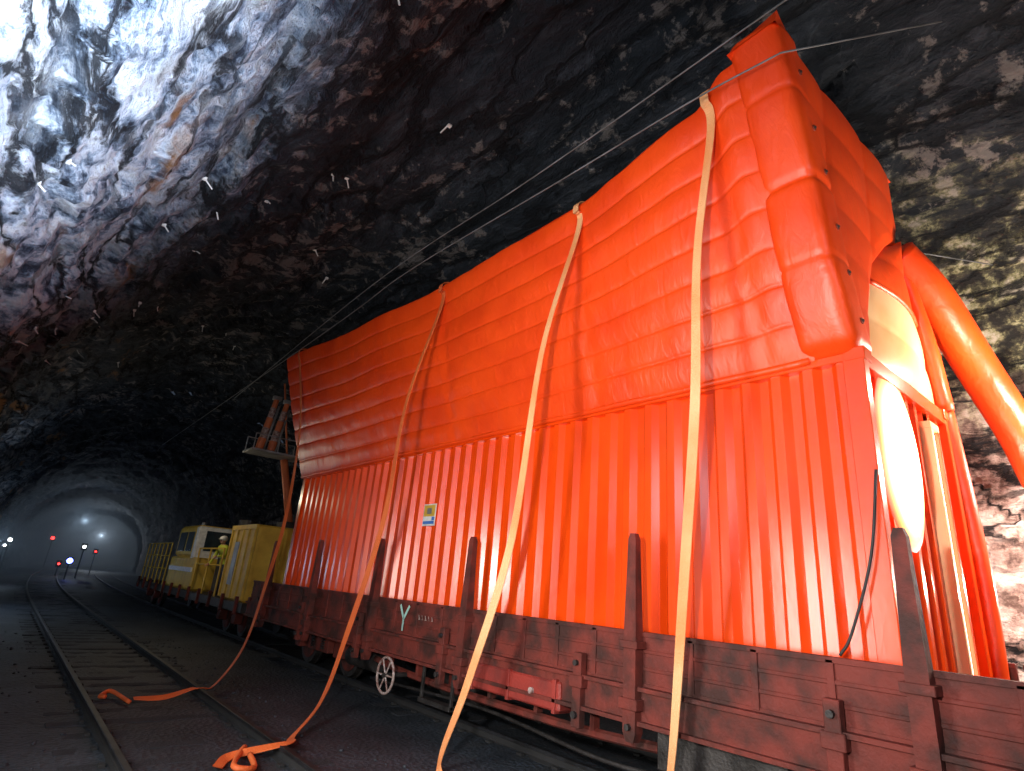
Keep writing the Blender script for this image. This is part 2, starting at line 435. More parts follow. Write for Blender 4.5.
for k in range(1, 7):
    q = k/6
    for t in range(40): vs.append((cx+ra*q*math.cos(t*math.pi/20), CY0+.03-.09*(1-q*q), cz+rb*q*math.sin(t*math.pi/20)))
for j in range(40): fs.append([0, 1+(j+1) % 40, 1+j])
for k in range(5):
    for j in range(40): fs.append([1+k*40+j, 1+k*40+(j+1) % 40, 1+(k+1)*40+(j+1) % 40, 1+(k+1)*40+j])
b.add(vs, fs, 'glare', True)
b.obj('glare_disc', cont)  # added glowing disc, stands in for glare on the end wall
b = B()
b.box(7.02, 7.07, CY0-.04, CY0+.08, CZ0+.1, 1.95, 'cream'); b.box(7.25, 7.30, CY0-.04, CY0+.08, CZ0+.1, 1.95, 'paint')
b.box(7.02, 7.30, CY0-.04, CY0+.08, 1.95, 2.03, 'cream'); b.box(7.07, 7.25, CY0+.0, CY0+.03, CZ0+.1, 1.95, 'glow')
b.obj('door_frame', cont)
b = B()
b.box(CX0-.012, CX0+.0, 8.50, 8.88, .92, 1.29, 'white', .004)
b.box(CX0-.016, CX0-.011, 8.52, 8.86, 1.08, 1.27, 'yellow', .002); b.box(CX0-.016, CX0-.011, 8.52, 8.86, .95, 1.00, 'blue', .002)
b.box(CX0-.016, CX0-.011, 8.52, 8.6, 1.01, 1.07, 'blue', .002); b.box(CX0-.017, CX0-.015, 8.62, 8.76, 1.12, 1.22, 'grey', .001)
b.obj('sticker', cont)

# ------------------------------------------------------------------ inflatable
inf = empty('inflatable_barrier')
TOP = [(1.74, 4.33, 5.34), (2.35, 4.36, 5.28), (2.8, 4.50, 5.12), (4.8, 4.70, 5.00), (8, 4.72, 5.00), (11, 4.6, 5.10), (15, 4.42, 5.30)]
IY0, IY1 = 2.15, 15.0
def bul(t, n, p=.55): return abs(math.sin(math.pi*t*n))**p
def wob(y, s): return .022*noise.noise(Vector((y*.9, s*3, 1.3)))+.010*noise.noise(Vector((y*4, s*9, 5.3)))
STR = [2.6, 4.85, 8.1]
def pinch(y): return sum(.025*math.exp(-((y-s)/.10)**2) for s in STR)
def side_y(y, v, k=1):
    xt, zt = lerp_tab(TOP, y)
    x = 5.43+(xt-5.43)*v; z = 2.30+(zt-2.30)*v
    d = .050*bul(v, 8, .36)*(.8+.4*noise.noise(Vector((y*.6, v*8, 0))))+wob(y, v)+.04*math.sin(math.pi*v)-k*pinch(y)*bul(v, 8)
    if y < IY0+.25: d *= min(1, max(0, (y-IY0+.02)/.25))
    return Vector((x-d*.95, y, z+d*.3-.04*math.sin(y*1.1)*v*(1-v)))
def side(u, v): return side_y(IY0+(IY1-IY0)*u, v)
def roof_y(y, v):
    xt, zt = lerp_tab(TOP, y)
    x = xt+(7.46-xt)*v; z = zt+(5.26-zt)*v
    return Vector((x, y, z+.05*bul(v, 7)*min(1, v*10)+.06*math.sin(math.pi*v)))
def roof(u, v): return roof_y(IY0-.2+(IY1-IY0+.2)*u, v)
def rside(u, v):
    y = IY0+(IY1-IY0)*u
    return (7.46+(7.87-7.46)*v+.07*bul(v, 8), y, 5.26+(2.30-5.26)*v)
b = B()
b.grid(300, 160, side, 'vinyl', True, True); b.grid(160, 84, roof, 'vinyl', True, True); b.grid(120, 96, rside, 'vinyl', True, True)
b.tube([(5.43+.01*math.sin(i), 2.2+12.8*i/60, 2.31) for i in range(61)], .04, 'vinyl', 8)
b.obj('quilted_walls', inf)
b = B()
def fe(u, v):
    xl = 5.43+(4.42-5.43)*v; xr = 7.87+(7.46-7.87)*v
    return (xl+(xr-xl)*u, 15.0+.06*bul(u, 6)+.05*math.sin(math.pi*v), 2.3+3.0*v)
b.grid(60, 40, fe, 'vinyl', True, True); b.obj('rear_wall', inf)
RL = [(2.34, 5.72), (3.0, 5.97), (3.6, 6.30), (4.1, 6.90), (4.3, 7.3), (4.6, 7.44), (5.3, 7.46)]
def ef(u, v):
    z = 2.34+(5.36-2.34)*v
    xl = 5.5+(4.35-5.5)*v
    xr = lin_tab(RL, z)
    x = xl+(xr-xl)*u
    d = .035*bul((x-4.3)/3.2+.1*(1-v), 3, .45)*min(1, (1-u)*6)+.012*bul(v, 6, .7)*min(1, (1-u)*8)
    return (x, 1.80-d+.14*(max(0, u-.94)/.06)**2, z)
b = B(); b.grid(80, 110, ef, 'vinyl', True, False)
b.grid(30, 6, lambda u, v: (4.6+2.84*u, 1.80+.4*v, 5.36-.05*v-.05*v*v), 'vinyl', True, False)
b.tube(catmull([(7.38, 1.98, 5.26), (7.39, 1.98, 4.8), (7.34, 2.02, 4.42)], 8), .11, 'vinyl', 14)
b.obj('front_wall', inf)
def column(b, P, HX, HY, e=4.0, seg=48):
    vs = []; fs = []
    for p, hx, hy in zip(P, HX, HY):
        for j in range(seg):
            a = 2*math.pi*j/seg; c, s_ = math.cos(a), math.sin(a)
            r = (abs(c)**e+abs(s_)**e)**(-1/e)
            w = .008*noise.noise(Vector((a*1.7, p.z*3.0, 2)))
            vs.append((p.x+(hx+w)*r*c, p.y+(hy+w)*r*s_, p.z))
    n = len(P)
    for i in range(n-1):
        for j in range(seg): fs.append([i*seg+j, i*seg+(j+1) % seg, (i+1)*seg+(j+1) % seg, (i+1)*seg+j])
    fs.append([(n-1)*seg+j for j in range(seg)]); fs.append(list(range(seg))[::-1])
    b.add(vs, fs, 'vinyl', True)
def colp(t):
    q = Vector((5.62, 2.0, 2.31)).lerp(Vector((4.52, 2.0, 5.40)), t)
    q.x -= .08*math.sin(math.pi*min(1, t/.52))**.8 if t < .52 else 0
    return q
b = B()
P, HX, HY = [], [], []
n = 120
for i in range(n+1):
    t = i/n
    seam = math.exp(-((t-.52)/.012)**2)*.028+math.exp(-((t-.0)/.02)**2)*.07+math.exp(-((t-.80)/.008)**2)*.012+math.exp(-((t-.27)/.008)**2)*.012
    P.append(colp(t)); HX.append(.26-seam); HY.append(.27-seam)
column(b, P, HX, HY)
v0 = [(4.26, 1.74, 5.36), (4.80, 1.76, 5.34), (4.80, 2.25, 5.32), (4.26, 2.25, 5.33)]
pk = [(4.32, 1.74, 5.55), (4.44, 1.76, 5.55), (4.44, 1.92, 5.48), (4.32, 2.0, 5.44)]
b.add(v0+pk, [[0, 1, 5, 4], [1, 2, 6, 5], [2, 3, 7, 6], [3, 0, 4, 7], [4, 5, 6, 7]], 'vinyl', False)
b.obj('corner_column', inf)
b = B()
for t in (.10, .24, .38, .56, .70, .88):
    q = colp(t)+Vector((.04, -.266, 0)); dr = Vector((0, -1, 0))
    b.cyl(q-dr*.02, q+dr*.012, .030, 'seam', 12); b.cyl(q, q+dr*.024, .013, 'black', 8)
b.obj('anchor_patches', inf)
AR = [(2.36, 7.88), (3.1, 7.72), (3.7, 7.50), (4.3, 7.2)]
def lin(z0, z1):
    def f(u, v):
        z = z0+(z1-z0)*v; xl = lin_tab(RL, z)-.1; xr = lin_tab(AR, z)
        return (xl+(xr-xl)*u, 1.84-.10*math.sin(math.pi*min(1, max(0, u)))-.02*bul(v, 2), z)
    return f
b = B()
b.grid(24, 30, lin(2.34, 3.35), 'cream', True, False); b.grid(24, 20, lin(3.35, 4.32), 'vinyl', True, False)
b.tube([(lin_tab(RL, 3.35)-.1+(lin_tab(AR, 3.35)-lin_tab(RL, 3.35)+.1)*i/10, 1.83-.10*math.sin(math.pi*i/10), 3.35) for i in range(11)], .03, 'vinyl', 8)
b.obj('entrance_flap', inf)
b = B()
b.tube(catmull([(7.2, 1.86, 4.3), (7.5, 1.80, 3.7), (7.72, 1.76, 3.1), (7.88, 1.74, 2.36)], 8), .09, 'vinyl', 12)
b.tube(catmull([(7.93, 1.76, 2.4), (8.0, 1.72, 1.4), (8.04, 1.7, .4), (8.02, 1.72, -.68)], 8), .085, 'vinyl', 12)
b.obj('entrance_arch', inf)
b = B()
b.tube(catmull([(7.30, 1.85, 4.22), (7.78, 1.66, 3.80), (8.5, 1.5, 3.08), (9.3, 1.35, 2.38), (9.9, 1.3, 1.88)], 12), .225, 'vinyl', 24)
b.obj('inflated_guy_tube', inf)

# ------------------------------------------------------------------ straps
def strap(path, w, k, name, n=12):
    P = catmull(path, n); b = B()
    wp = None; V = []
    for i, p in enumerate(P):
        t = (P[min(i+1, len(P)-1)]-P[max(i-1, 0)]).normalized()
        nn = Vector((-1, 0, 0))*abs(t.z)+Vector((0, 0, 1))*(1-abs(t.z))
        wv = t.cross(nn)
        if wv.length < 1e-3: wv = wp or Vector((0, 1, 0))
        wv.normalize()
        if wp and wv.dot(wp) < 0: wv = -wv
        wp = wv
        tw = .45*math.sin(i*.11)*min(1, max(0, i-70)/30)
        th = wv.cross(t).normalized()*.005
        wv = (Matrix.Rotation(tw, 3, t) @ wv)*w/2
        V += [p-wv-th, p+wv-th, p+wv+th, p-wv+th]
    fs = []
    for i in range(len(P)-1):
        for j in range(4): fs.append([i*4+j, i*4+(j+1) % 4, (i+1)*4+(j+1) % 4, (i+1)*4+j])
    b.add(V, fs, k, False); return b.obj(name)
def over(y):
    o = [roof_y(y, v)+Vector((0, 0, .05)) for v in (.8, .5, .25, .1)]
    o.append(side_y(y, 1.0, 0)+Vector((-.01, 0, .05)))
    o += [side_y(y, v, 0)+Vector((-.05, 0, .02)) for v in (.95, .85)]
    return [tuple(p) for p in o]
strap(over(2.6)+[(4.58, 2.85, 3.4), (4.80, 3.06, 1.9), (4.93, 3.3, .3), (5.0, 3.5, -1.2), (4.98, 3.6, -1.85), (4.7, 3.4, -1.945)], .095, 'strap', 'tie_down_strap')
strap(over(4.72)+[(4.52, 5.05, 2.9), (4.60, 5.45, .6), (4.5, 5.9, -1.0), (4.42, 6.2, -1.93), (4.0, 5.2, -1.945), (3.75, 4.4, -1.945)], .095, 'strap', 'tie_down_strap.001')
strap(over(8.02)+[(4.64, 8.6, 2.9), (4.86, 9.2, .95), (4.6, 9.4, -.97), (4.1, 8.8, -1.7), (3.4, 7.95, -1.93), (3.1, 7.35, -1.84), (2.55, 7.45, -1.94), (2.3, 7.1, -1.94)], .10, 'strapo', 'tie_down_strap.002')
strap(over(14.1)+[(4.75, 13.95, 3.3), (4.8, 13.8, 1.2), (4.6, 13.6, -.3), (4.1, 12.6, -1.4), (3.3, 11.2, -1.86), (2.9, 10.85, -1.84), (2.5, 10.8, -1.94), (2.1, 10.8, -1.94)], .10, 'strapo', 'tie_down_strap.003')
b = B()
for P in ([(2.0, 10.5, -1.93), (1.85, 11.2, -1.90), (1.7, 11.0, -1.93), (1.75, 10.9, -1.92)],
          [(2.7, 7.35, -1.92), (2.6, 6.9, -1.93), (2.4, 6.9, -1.90), (2.6, 7.4, -1.92), (2.75, 7.7, -1.93)]):
    b.tube(catmull(P, 8), .03, 'strapo', 6)
b.obj('strap_tails')

# ------------------------------------------------------------------ guy wires
b = B()
b.tube(catmull([(4.3, 30, 4.9), (4.25, 12.5, 5.15), (4.3, 8.75, 5.36), (4.15, 4.5, 4.98), (4.08, 2.6, 4.82), (4.12, 1.66, 4.76)], 8)+[Vector((5.9, .76, 5.9))], .009, 'cable', 6)
b.tube(catmull([(4.5, 20, 5.2), (4.2, 10.0, 5.50), (4.1, 5.0, 5.28), (4.05, 1.4, 5.25)], 8)+[Vector((4.3, 0, 5.9))], .009, 'cable', 6)
b.tube([(7.65, 1.9, 4.5), (9.0, 1.2, 4.6)], .008, 'cable', 6)
b.obj('guy_wires')
b = B()
b.tube(catmull([(5.40, 1.74, 1.2), (5.38, 1.85, .5), (5.36, 2.05, -.1), (5.34, 2.15, -.28)], 8), .012, 'black', 6)
b.obj('hanging_cable')

# ------------------------------------------------------------------ flat wagon
wag = empty('flat_rail_wagon')
WX0, WX1, WY0, WY1 = 5.2, 8.15, -3.2, 16.3
b = B()
b.box(WX0+.08, WX1-.08, WY0, WY1, -.84, -.75, 'steel')
STK = [-1.2, 1.55, 4.05, 6.93, 9.63, 12.3, 15.0]
segs = [WY0]+STK+[WY1]
for X in (WX0, WX1-.05):
    for y0, y1 in zip(segs, segs[1:]):
        b.box(X, X+.05, y0+.03, y1-.03, -.78, -.30, 'rust', .006)
        for z in (-.63, -.47): b.box(X-.012, X+.062, y0+.04, y1-.04, z-.018, z+.018, 'rust', .006)
        b.box(X-.02, X+.07, y0+.03, y1-.03, -.335, -.29, 'rust'); b.box(X-.012, X+.062, y0+.03, y1-.03, -.80, -.76, 'rust')
        n = max(1, int((y1-y0)/.55))
        for i in range(1, n): yy = y0+(y1-y0)*i/n; b.box(X-.02, X+.06, yy-.03, yy+.03, -.78, -.31, 'rust')
b.obj('side_boards', wag)
b = B()
for X, sg in ((WX0-.02, -1), (WX1+.02, 1)):
    b.box(X-.02, X+.02, WY0, WY1, -1.10, -.80, 'rust'); b.box(X-.08, X+.08, WY0, WY1, -.83, -.79, 'rust'); b.box(X-.08, X+.08, WY0, WY1, -1.13, -1.09, 'rust')
    b.tube([(X+.25*(-sg), y, -1.12-.28*max(0, 1-abs((y-6.6)/4.4)**3)) for y in [2.2+.4*i for i in range(23)]], .05, 'rust', 6, smooth=False)
    for y in [3+.9*i for i in range(9)]: b.box(X-.05-sg*.25, X+.05-sg*.25, y-.03, y+.03, -1.35, -1.05, 'rust')
for X in (6.2, 7.1): b.box(X-.06, X+.06, WY0+.2, WY1-.2, -1.3, -.84, 'steel')
for i in range(12): yy = WY0+.8+i*1.62; b.box(WX0+.05, WX1-.05, yy-.05, yy+.05, -1.08, -.84, 'steel')
for Y in (WY0, WY1-.12): b.box(WX0-.05, WX1+.05, Y, Y+.12, -1.15, -.70, 'rust')
b.obj('underframe', wag)
b = B()
for X, sg in ((WX0-.07, -1), (WX1+.07, 1)):
    for y in STK:
        if sg > 0 and y < 3: continue
        vs = []
        for z, w, d in ((-1.28, .045, .05), (-1.2, .075, .06), (-.3, .075, .06), (.35, .055, .045), (.62, .05, .04), (.68, .03, .03)):
            vs += [(X-d, y-w, z), (X+d, y-w, z), (X+d, y+w, z), (X-d, y+w, z)]
        fs = []
        for i in range(5):
            for j in range(4): fs.append([i*4+j, i*4+(j+1) % 4, (i+1)*4+(j+1) % 4, (i+1)*4+j])
        fs += [[3, 2, 1, 0], [20, 21, 22, 23]]
        b.add(vs, fs, 'rust')
        b.box(X-.09, X+.09, y-.11, y+.11, -1.0, -.9, 'rust'); b.box(X-.09, X+.09, y-.11, y+.11, -.45, -.38, 'rust')
        b.cyl((X-.1, y, -1.15), (X+.1, y, -1.15), .03, 'steel', 10)
    for y in [2.2+2.62*i-.2 for i in range(-1, 6)]:
        yy = y+.15
        b.box(X-.05, X+.04, yy-.06, yy+.06, -1.30, -.58, 'rust'); b.box(X-.07, X+.05, yy-.09, yy+.09, -.92, -.80, 'rust')
        b.cyl((X-.09, yy, -.68), (X-.03, yy, -.68), .03, 'steel', 10); b.cyl((X-.09, yy, -1.18), (X-.03, yy, -1.18), .035, 'steel', 10)
b.obj('stakes', wag)
b = B()
def wheelset(yc):
    for sx in (-.78, .78):
        xc = 6.67+sx; s_ = 1 if sx > 0 else -1
        b.tube([(xc-.06, yc, -1.39), (xc+.06, yc, -1.39)], .46, 'steel', 32, smooth=False)
        b.tube([(xc-s_*.08, yc, -1.39), (xc-s_*.055, yc, -1.39)], .49, 'steel', 32, smooth=False)
        b.tube([(xc+s_*.061, yc, -1.39), (xc+s_*.075, yc, -1.39)], .36, 'rust', 24, smooth=False)
        b.cyl((xc+s_*.05, yc, -1.39), (xc+s_*.30, yc, -1.39), .10, 'steel', 16)
        b.box(xc+s_*.12, xc+s_*.34, yc-.15, yc+.15, -1.52, -1.2, 'rust')
    b.cyl((5.9, yc, -1.39), (7.4, yc, -1.39), .08, 'steel', 12)
for yc in (-.9, .9, 11.6, 13.6): wheelset(yc)
for yb in (0, 12.6):
    for sx in (-1.02, 1.02):
        x = 6.67+sx; b.box(x-.06, x+.06, yb-1.35, yb+1.35, -1.22, -1.1, 'rust')
        b.box(x-.07, x+.07, yb-.5, yb+.5, -1.5, -1.2, 'rust')
        for i in range(5):
            for d in (-.25, .25): b.tube([(x-.08, yb+d+.09*math.cos(a*.5), -1.45+.05*i+.004*a) for a in range(13)], .012, 'steel', 5)
    b.box(5.7, 7.6, yb-.2, yb+.2, -1.4, -1.15, 'steel')
b.obj('bogies', wag)
b = B()
b.box(5.12, 5.42, 5.05, 6.7, -1.22, -.92, 'rust2', .02)
for y in (5.1, 5.9, 6.62): b.box(5.10, 5.44, y, y+.05, -1.24, -.90, 'rust2')
b.cyl((5.09, 5.5, -1.07), (5.13, 5.5, -1.07), .035, 'faint', 12)
b.box(5.3, 6.0, 2.6, 3.9, -1.5, -1.12, 'steel'); b.cyl((5.8, 7.2, -1.4), (5.8, 8.1, -1.4), .2, 'steel', 20)
b.cyl((5.5, 9.8, -1.35), (5.5, 10.8, -1.35), .17, 'steel', 20)
b.box(5.2, 5.35, 7.2, 8.0, -1.62, -1.56, 'steel')
for y in (7.2, 7.95): b.box(5.22, 5.26, y, y+.04, -1.6, -1.1, 'steel')
b.tube(catmull([(5.5, 2.4, -1.3), (5.5, 4.4, -1.62), (5.6, 7, -1.55), (5.5, 10, -1.62)], 8), .025, 'steel', 6)
hc = Vector((5.02, 8.7, -1.38))
b.tube([hc+Vector((0, .25*math.cos(a*math.pi/14), .25*math.sin(a*math.pi/14))) for a in range(29)], .02, 'faint', 8)
for a in range(6): b.cyl(hc, hc+Vector((0, .25*math.cos(a*math.pi/3), .25*math.sin(a*math.pi/3))), .013, 'faint', 6)
b.cyl(hc-Vector((.04, 0, 0)), hc+Vector((.5, 0, 0)), .035, 'steel', 10)
for Y in (WY0-.35, WY1+.0):
    for X in (5.8, 7.55):
        b.cyl((X, Y, -.95), (X, Y+.35, -.95), .09, 'steel', 16); b.cyl((X, Y if Y < 0 else Y+.3, -.95), (X, Y+.05 if Y < 0 else Y+.35, -.95), .24, 'steel', 24)
b.obj('brake_gear_and_buffers', wag)
b = B()
x0 = WX0-.028
def mark(pts, w, k):
    for a, c in zip(pts, pts[1:]):
        a = Vector((x0, a[0], a[1])); c = Vector((x0, c[0], c[1])); t = (c-a).normalized(); n_ = Vector((0, -t.z, t.y))*w/2
        b.add([a-n_, a+n_, c+n_, c-n_], [[0, 1, 2, 3]], k)
mark([(8.78, -.36), (8.64, -.56), (8.64, -.74)], .05, 'teal'); mark([(8.50, -.36), (8.64, -.56)], .05, 'teal')
for i in range(5): mark([(8.2-.09*i, -.47), (8.2-.09*i-.03, -.53)], .015, 'faint'); mark([(8.2-.09*i, -.53), (8.2-.09*i-.05, -.53)], .012, 'faint')
for i in range(4): mark([(12.6-.11*i, -.47), (12.6-.11*i-.05, -.54)], .015, 'faint')
b.obj('markings', wag)

# hose pile
b = B()
for k in range(5):
    cxx, cyy, zz = 7.35+.12*math.sin(k*2), 1.0+.06*math.cos(k*3), -.69+.085*k
    R = .42-.04*k
    b.tube([(cxx+R*1.2*math.cos(a*math.pi/12), cyy+R*math.sin(a*math.pi/12), zz+.02*math.sin(a+k)) for a in range(25)], .05, 'rope', 8)
for k in range(7):
    b.tube(catmull([(6.9+.2*k, .8+.05*k, -.28), (7.2+.15*k, 1.15, -.04-.02*k), (7.6+.1*k, 1.35, -.16), (7.95, 1.1+.05*k, -.4)], 6), .045, 'rope', 8)
b.obj('coiled_hose')

# ------------------------------------------------------------------ rock bolts
b = B()
for i in range(34):
    y = 4.5+16*(i/34)+random.uniform(-.4, .4); u = random.uniform(.19, .50)
    x, z, nn = prof(u); dd = rock_d(x, y, z); nrm = Vector((-nn[0], 0, -nn[1])); p = Vector((x, y, z))-nrm*dd
    ln = random.uniform(.10, .17)
    d = (nrm+Vector((random.uniform(-.8, .8), random.uniform(-.9, .9), random.uniform(-.3, .3)))).normalized()
    b.cyl(p-nrm*.02, p+d*ln, .011, 'white', 6)
    b.box(p.x-.03, p.x+.03, p.y-.03, p.y+.03, p.z-.02, p.z+.02, 'white')
b.obj('rock_bolts')

# ------------------------------------------------------------------ works train behind
rw = empty('works_train')
b = B()
b.box(5.25, 8.1, 17.0, 33, -1.15, -.9, 'steel')
for yc in (18.5, 20, 30, 31.6): wheelset(yc)
for i in range(12): b.box(5.18, 5.26, 17.4+i*1.35, 17.5+i*1.35, -1.2, -.75, 'rust')
b.obj('flat_deck', rw)
b = B()
b.box(5.35, 7.9, 17.4, 19.7, -.9, 1.18, 'yellow', .05)
for i in range(5): b.box(5.30, 5.36, 17.45+i*.53, 17.53+i*.53, -.85, 1.12, 'yellow')
b.box(5.30, 5.38, 17.4, 19.7, 1.05, 1.18, 'yellow'); b.box(5.29, 5.38, 18.6, 19.0, -.5, .7, 'grey')
for i in range(4): b.box(5.36+.75*i, 5.46+.75*i, 17.34, 17.42, -.85, 1.1, 'yellow')
b.obj('equipment_cabin', rw)
b = B()
b.box(5.3, 7.9, 23.2, 27.2, -.9, .2, 'yellow', .06); b.box(5.35, 7.8, 24.2, 27.0, .2, 1.35, 'yellow', .1); b.box(5.32, 7.8, 23.9, 24.25, .1, 1.3, 'white', .05)
b.box(5.31, 5.37, 24.5, 25.3, .4, 1.1, 'glass'); b.box(5.31, 5.37, 25.6, 26.6, .4, 1.1, 'glass'); b.box(5.6, 7.6, 23.86, 23.92, .45, 1.15, 'glass')
b.box(5.25, 5.32, 23.4, 27.0, -.3, -.15, 'white'); b.cyl((5.9, 26, 1.35), (5.9, 26, 1.55), .08, 'grey')
b.obj('crane_cab', rw)
b = B()
for y in [27.6+.8*i for i in range(7)]: b.cyl((5.3, y, -.9), (5.3, y, .7), .03, 'yellow', 8)
for z in (-.3, .2, .7): b.cyl((5.3, 27.6, z), (5.3, 32.4, z), .025, 'yellow', 8)
for z in (.0, .5): b.cyl((5.3, 20.0, z), (5.3, 23.0, z), .025, 'yellow', 8)
for y in (20.0, 21.5, 23.0): b.cyl((5.3, y, -.9), (5.3, y, .5), .03, 'yellow', 8)
b.box(5.9, 7.4, 20.1, 22.9, -.9, .5, 'steel', .05); b.cyl((6.2, 21.3, .5), (6.2, 21.3, 1.5), .3, 'steel', 16); b.cyl((6.9, 22.2, .5), (6.9, 22.2, 1.3), .2, 'grey', 12)
b.obj('railings_and_winch', rw)
b = B()
b.box(4.75, 6.3, 17.6, 18.5, 3.25, 3.31, 'grey')
for x in (4.8, 5.5, 6.25):
    for y in (17.65, 18.45): b.cyl((x, y, 3.3), (x, y, 3.75), .018, 'grey', 8)
for y in (17.65, 18.45): b.cyl((4.8, y, 3.75), (6.25, y, 3.75), .018, 'grey', 8)
b.obj('basket', rw)
b = B()
b.tube([(6.6, 18.4, 1.2), (5.95, 18.3, 3.25)], .11, 'wood', 10); b.tube([(6.0, 18.2, 3.3), (5.35, 17.9, 5.5)], .03, 'wood', 8)
b.box(6.3, 6.95, 18.0, 18.8, 1.15, 1.4, 'steel')
for ox, oy in ((5.0, 17.8), (5.38, 17.95)):
    A = Vector((ox, oy, 3.33)); C = Vector((ox+.20, oy, 4.95))
    for i in range(5):
        p, q = A.lerp(C, i/5), A.lerp(C, (i+1)/5)
        b.tube([p, q], .115-.010*i, 'wood' if i % 2 == 0 else 'faint', 10, smooth=False)
    b.tube([A+Vector((.16, .1, 0)), C+Vector((.14, .1, -.2))], .035, 'grey', 8)
    b.box(C.x-.12, C.x+.12, C.y-.08, C.y+.08, C.z-.06, C.z+.06, 'grey')
b.obj('lift_boom', rw)

# ------------------------------------------------------------------ worker
def skin_mesh(chain, edges, radii, lev=1):
    me = bpy.data.meshes.new('t'); me.from_pydata(chain, edges, [])
    o = bpy.data.objects.new('t', me); scene.collection.objects.link(o)
    md = o.modifiers.new('s', 'SKIN'); md.use_smooth_shade = True
    for i, r in enumerate(radii): me.skin_vertices[0].data[i].radius = (r, r*.85) if not isinstance(r, tuple) else r
    me.skin_vertices[0].data[0].use_root = True
    sd = o.modifiers.new('d', 'SUBSURF'); sd.levels = lev
    dg = bpy.context.evaluated_depsgraph_get(); ev = o.evaluated_get(dg); m2 = ev.to_mesh()
    V = [v.co.copy() for v in m2.vertices]; F = [list(p.vertices) for p in m2.polygons]; ev.to_mesh_clear()
    bpy.data.objects.remove(o); return V, F
def worker(name, loc, rot, lean=.0, arm=0.):
    S = 1.0
    P = [(0, 0, .95), (0, -.0, 1.12), (0, -.02-lean*.3, 1.32), (0, -lean*.5, 1.48), (0, -lean*.6, 1.56),
         (.19, -lean*.5, 1.44), (.26, -lean*.5-.08, 1.17), (.24, -lean*.5-.28-arm*.1, 1.05+arm*.3), (-.19, -lean*.5, 1.44), (-.27, -lean*.5-.05, 1.16), (-.27, -lean*.5-.18, .93),
         (.10, 0, .90), (.12, -.06, .50), (.12, .0, .09), (.13, -.17, .04), (-.10, 0, .90), (-.13, .03, .50), (-.14, .08, .09), (-.15, -.09, .04)]
    E = [(0, 1), (1, 2), (2, 3), (3, 4), (3, 5), (5, 6), (6, 7), (3, 8), (8, 9), (9, 10), (0, 11), (11, 12), (12, 13), (13, 14), (0, 15), (15, 16), (16, 17), (17, 18)]
    R = [(.17, .12), (.155, .115), (.18, .13), (.13, .10), .06, .075, .055, .038, .075, .055, .038, .10, .07, .05, .04, .10, .07, .05, .04]
    V, F = skin_mesh(P, E, R, 2)
    b = B(); mt = Matrix.Rotation(rot, 4, 'Z')
    tf = lambda v: (mt @ (Vector(v)*S))+Vector(loc)
    cls = {'hivis': [], 'navy': [], 'black': [], 'skin': []}
    for f in F:
        c = sum((V[i] for i in f), Vector())/len(f)
        k = 'black' if c.z < .13 else 'navy' if c.z < .93 and abs(c.x) < .235 else 'skin' if (c.z > 1.53) else 'hivis'
        cls[k].append(f)
    for k, fs in cls.items():
        if fs: b.add([tf(v) for v in V], fs, k, True)
    hy = -lean*.65
    def sp(c, r, k, sc=(1, 1, 1)):
        o = len(b.v); b.sph((0, 0, 0), r, k, sc); b.v[o:] = [tuple(tf(Vector(q)+Vector(c))) for q in b.v[o:]]
    sp((0, hy-.02, 1.66), .10, 'skin', (.8, .95, 1.15)); sp((0, hy-.115, 1.65), .018, 'skin', (.8, 1.2, 1.4))
    for s in (-1, 1):
        sp((s*.034, hy-.104, 1.675), .011, 'white'); sp((s*.034, hy-.113, 1.675), .006, 'black'); sp((s*.082, hy-.01, 1.66), .022, 'skin', (.5, .8, 1.3))
    sp((0, hy-.108, 1.605), .018, 'seam', (1.4, .4, .35))
    sp((0, hy-.01, 1.72), .125, 'white', (.9, 1.05, .75)); sp((0, hy-.09, 1.70), .10, 'white', (.9, .9, .12))
    for s in (P[7], P[10]):
        s = Vector(s); sp(s+Vector((0, -.05, -.03)), .042, 'skin', (.75, 1.1, 1.1))
        for i in range(4):
            q = s+Vector((-.027+.018*i, -.085, -.05))
            ln = (.85, 1, .95, .75)[i]
            b.tube([tf(q), tf(q+Vector((0, -.035*ln, -.02))), tf(q+Vector((0, -.045*ln, -.055)))], [.0095, .009, .007], 'skin', 6)
        q = s+Vector((-.034, -.05, -.03)); b.tube([tf(q), tf(q+Vector((-.02, -.03, 0))), tf(q+Vector((-.018, -.055, -.012)))], [.012, .011, .008], 'skin', 6)
    for z in (1.12, 1.26):
        b.tube([tf((.178*math.cos(a*math.pi/12), -lean*.25*(z-.95)/.4+.128*math.sin(a*math.pi/12), z)) for a in range(25)], .012, 'grey', 6)
    b.obj(name)
worker('tunnel_worker', (5.62, 20.9, -.9), math.radians(-70), .3, .4)

# ------------------------------------------------------------------ distant signal lamps
def lampobj(x, y, z, k, r, name):
    b = B(); b.cyl((x, y, -2.05), (x, y, z-.15), .05, 'steel', 8); b.box(x-.2, x+.2, y, y+.2, z-.28, z+.28, 'black')
    b.cyl((x, y-.06, z), (x, y+.01, z), r, k, 16); b.tube([(x+(r+.03)*math.cos(a*math.pi/8), y-.06, z+(r+.03)*math.sin(a*math.pi/8)) for a in range(17)], .02, 'black', 5)
    b.obj(name)
for i, (x, y, z, k, r) in enumerate([(.45, 60, .55, 'ewhite', .13), (4.0, 80, 1.3, 'ered', .16), (4.4, 58, -.6, 'eblue', .2), (5.4, 62, .55, 'ewhite', .12), (4.3, 66, -1.0, 'ered', .09), (.2, 50, .1, 'ewhite', .07), (7.6, 75, .3, 'ered', .09)]):
    lampobj(x, y, z, k, r, 'tunnel_signal_lamp' + ('' if i == 0 else '.%03d' % i))

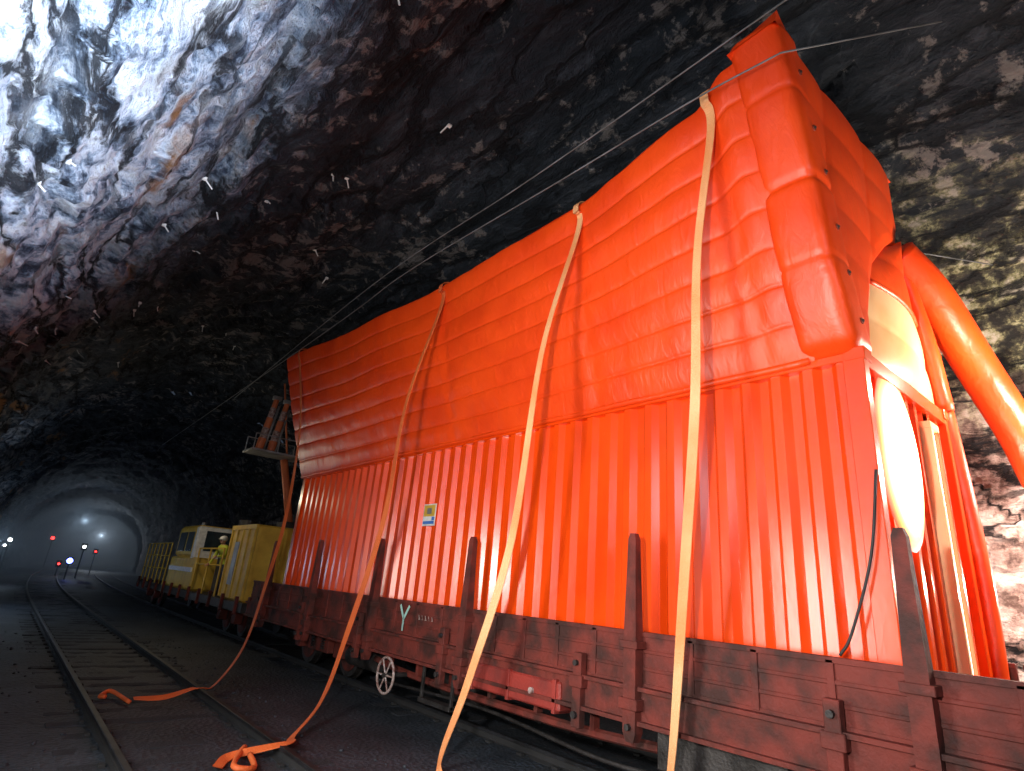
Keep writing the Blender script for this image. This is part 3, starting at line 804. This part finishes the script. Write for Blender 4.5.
# ------------------------------------------------------------------ lights
def light(t, name, loc, e, col, size=.3, target=None, **kw):
    d = bpy.data.lights.new(name, t); d.energy = e; d.color = col
    if t == 'AREA': d.size = size
    else: d.shadow_soft_size = size
    for k, v in kw.items(): setattr(d, k, v)
    o = bpy.data.objects.new(name, d); o.location = loc; scene.collection.objects.link(o)
    if target: o.rotation_euler = (Vector(target)-Vector(loc)).to_track_quat('-Z', 'Y').to_euler()
    return o
light('SPOT', 'work_floodlight', (-.5, 1.1, .5), 1400, (1, .95, .88), .12, (5.4, 4.4, 1.3), spot_size=math.radians(98), spot_blend=.8)
light('SPOT', 'vault_floodlight', (.3, .2, -.4), 10500, (.72, .85, 1), .12, (-1.9, 5.0, 4.2), spot_size=math.radians(62), spot_blend=1.0)
light('AREA', 'rib_streak_softbox', (-.85, 5.1, .1), 270, (1, .95, .85), 1.1, (5.4, 4.6, .3), shape='RECTANGLE', size_y=2.4)  # unseen softbox added for the bright streaks on the container ribs
light('AREA', 'fill_lamp', (1.5, -3.5, 2.5), 95, (.82, .90, 1), 1.5, (4, 6, 3))
light('POINT', 'entrance_lamp', (8.9, .1, 1.9), 560, (1, .88, .76), .12)
light('POINT', 'right_wall_fill', (9.35, 1.2, .5), 240, (1, .88, .76), .08)  # unseen extra light added to brighten the right wall
light('POINT', 'flap_fill', (7.6, .9, 2.7), 120, (1, .86, .66), .04)  # extra light added to brighten the entrance flap, no fixture there
light('POINT', 'tunnel_fill', (-.7, 27, .3), 150, (.6, .78, 1), .2)  # this and the next three: fill lights added to lift the dark tunnel
light('POINT', 'tunnel_fill.001', (-.2, 44, .3), 90, (.6, .78, 1), .2)
light('POINT', 'tunnel_fill.002', (5.5, 70, 3.0), 350, (.6, .78, 1), .05)
light('POINT', 'tunnel_fill.003', (10.0, 98, 2.5), 1200, (.6, .78, 1), .05)
light('POINT', 'train_lamp', (3.6, 20.5, 2.4), 90, (1, .85, .6), .1)

w = bpy.data.worlds.new('tunnel_world'); scene.world = w; w.use_nodes = True
w.node_tree.nodes['Background'].inputs[0].default_value = (.25, .32, .45, 1); w.node_tree.nodes['Background'].inputs[1].default_value = .12

# ------------------------------------------------------------------ camera
EY = Vector((-512, 161, 580)).normalized(); EZ = Vector((138, -1635, 580)); EZ = (EZ-EY*EZ.dot(EY)).normalized()
EX = Vector((740, 266, 580)); EX = (EX-EY*EX.dot(EY)-EZ*EX.dot(EZ)).normalized()
right = Vector((EX.x, EY.x, EZ.x)); down = Vector((EX.y, EY.y, EZ.y)); fwd = Vector((EX.z, EY.z, EZ.z))
cam = bpy.data.cameras.new('camera'); co = bpy.data.objects.new('camera', cam); scene.collection.objects.link(co)
rm = Matrix((right, -down, -fwd)).transposed()
co.rotation_euler = rm.to_euler(); cam.sensor_width = 36; cam.lens = 580/1024*36; cam.clip_end = 500
scene.camera = co
bpy.context.view_layer.update()
for o in scene.objects:
    if o.parent is None: o.location.z += ZS
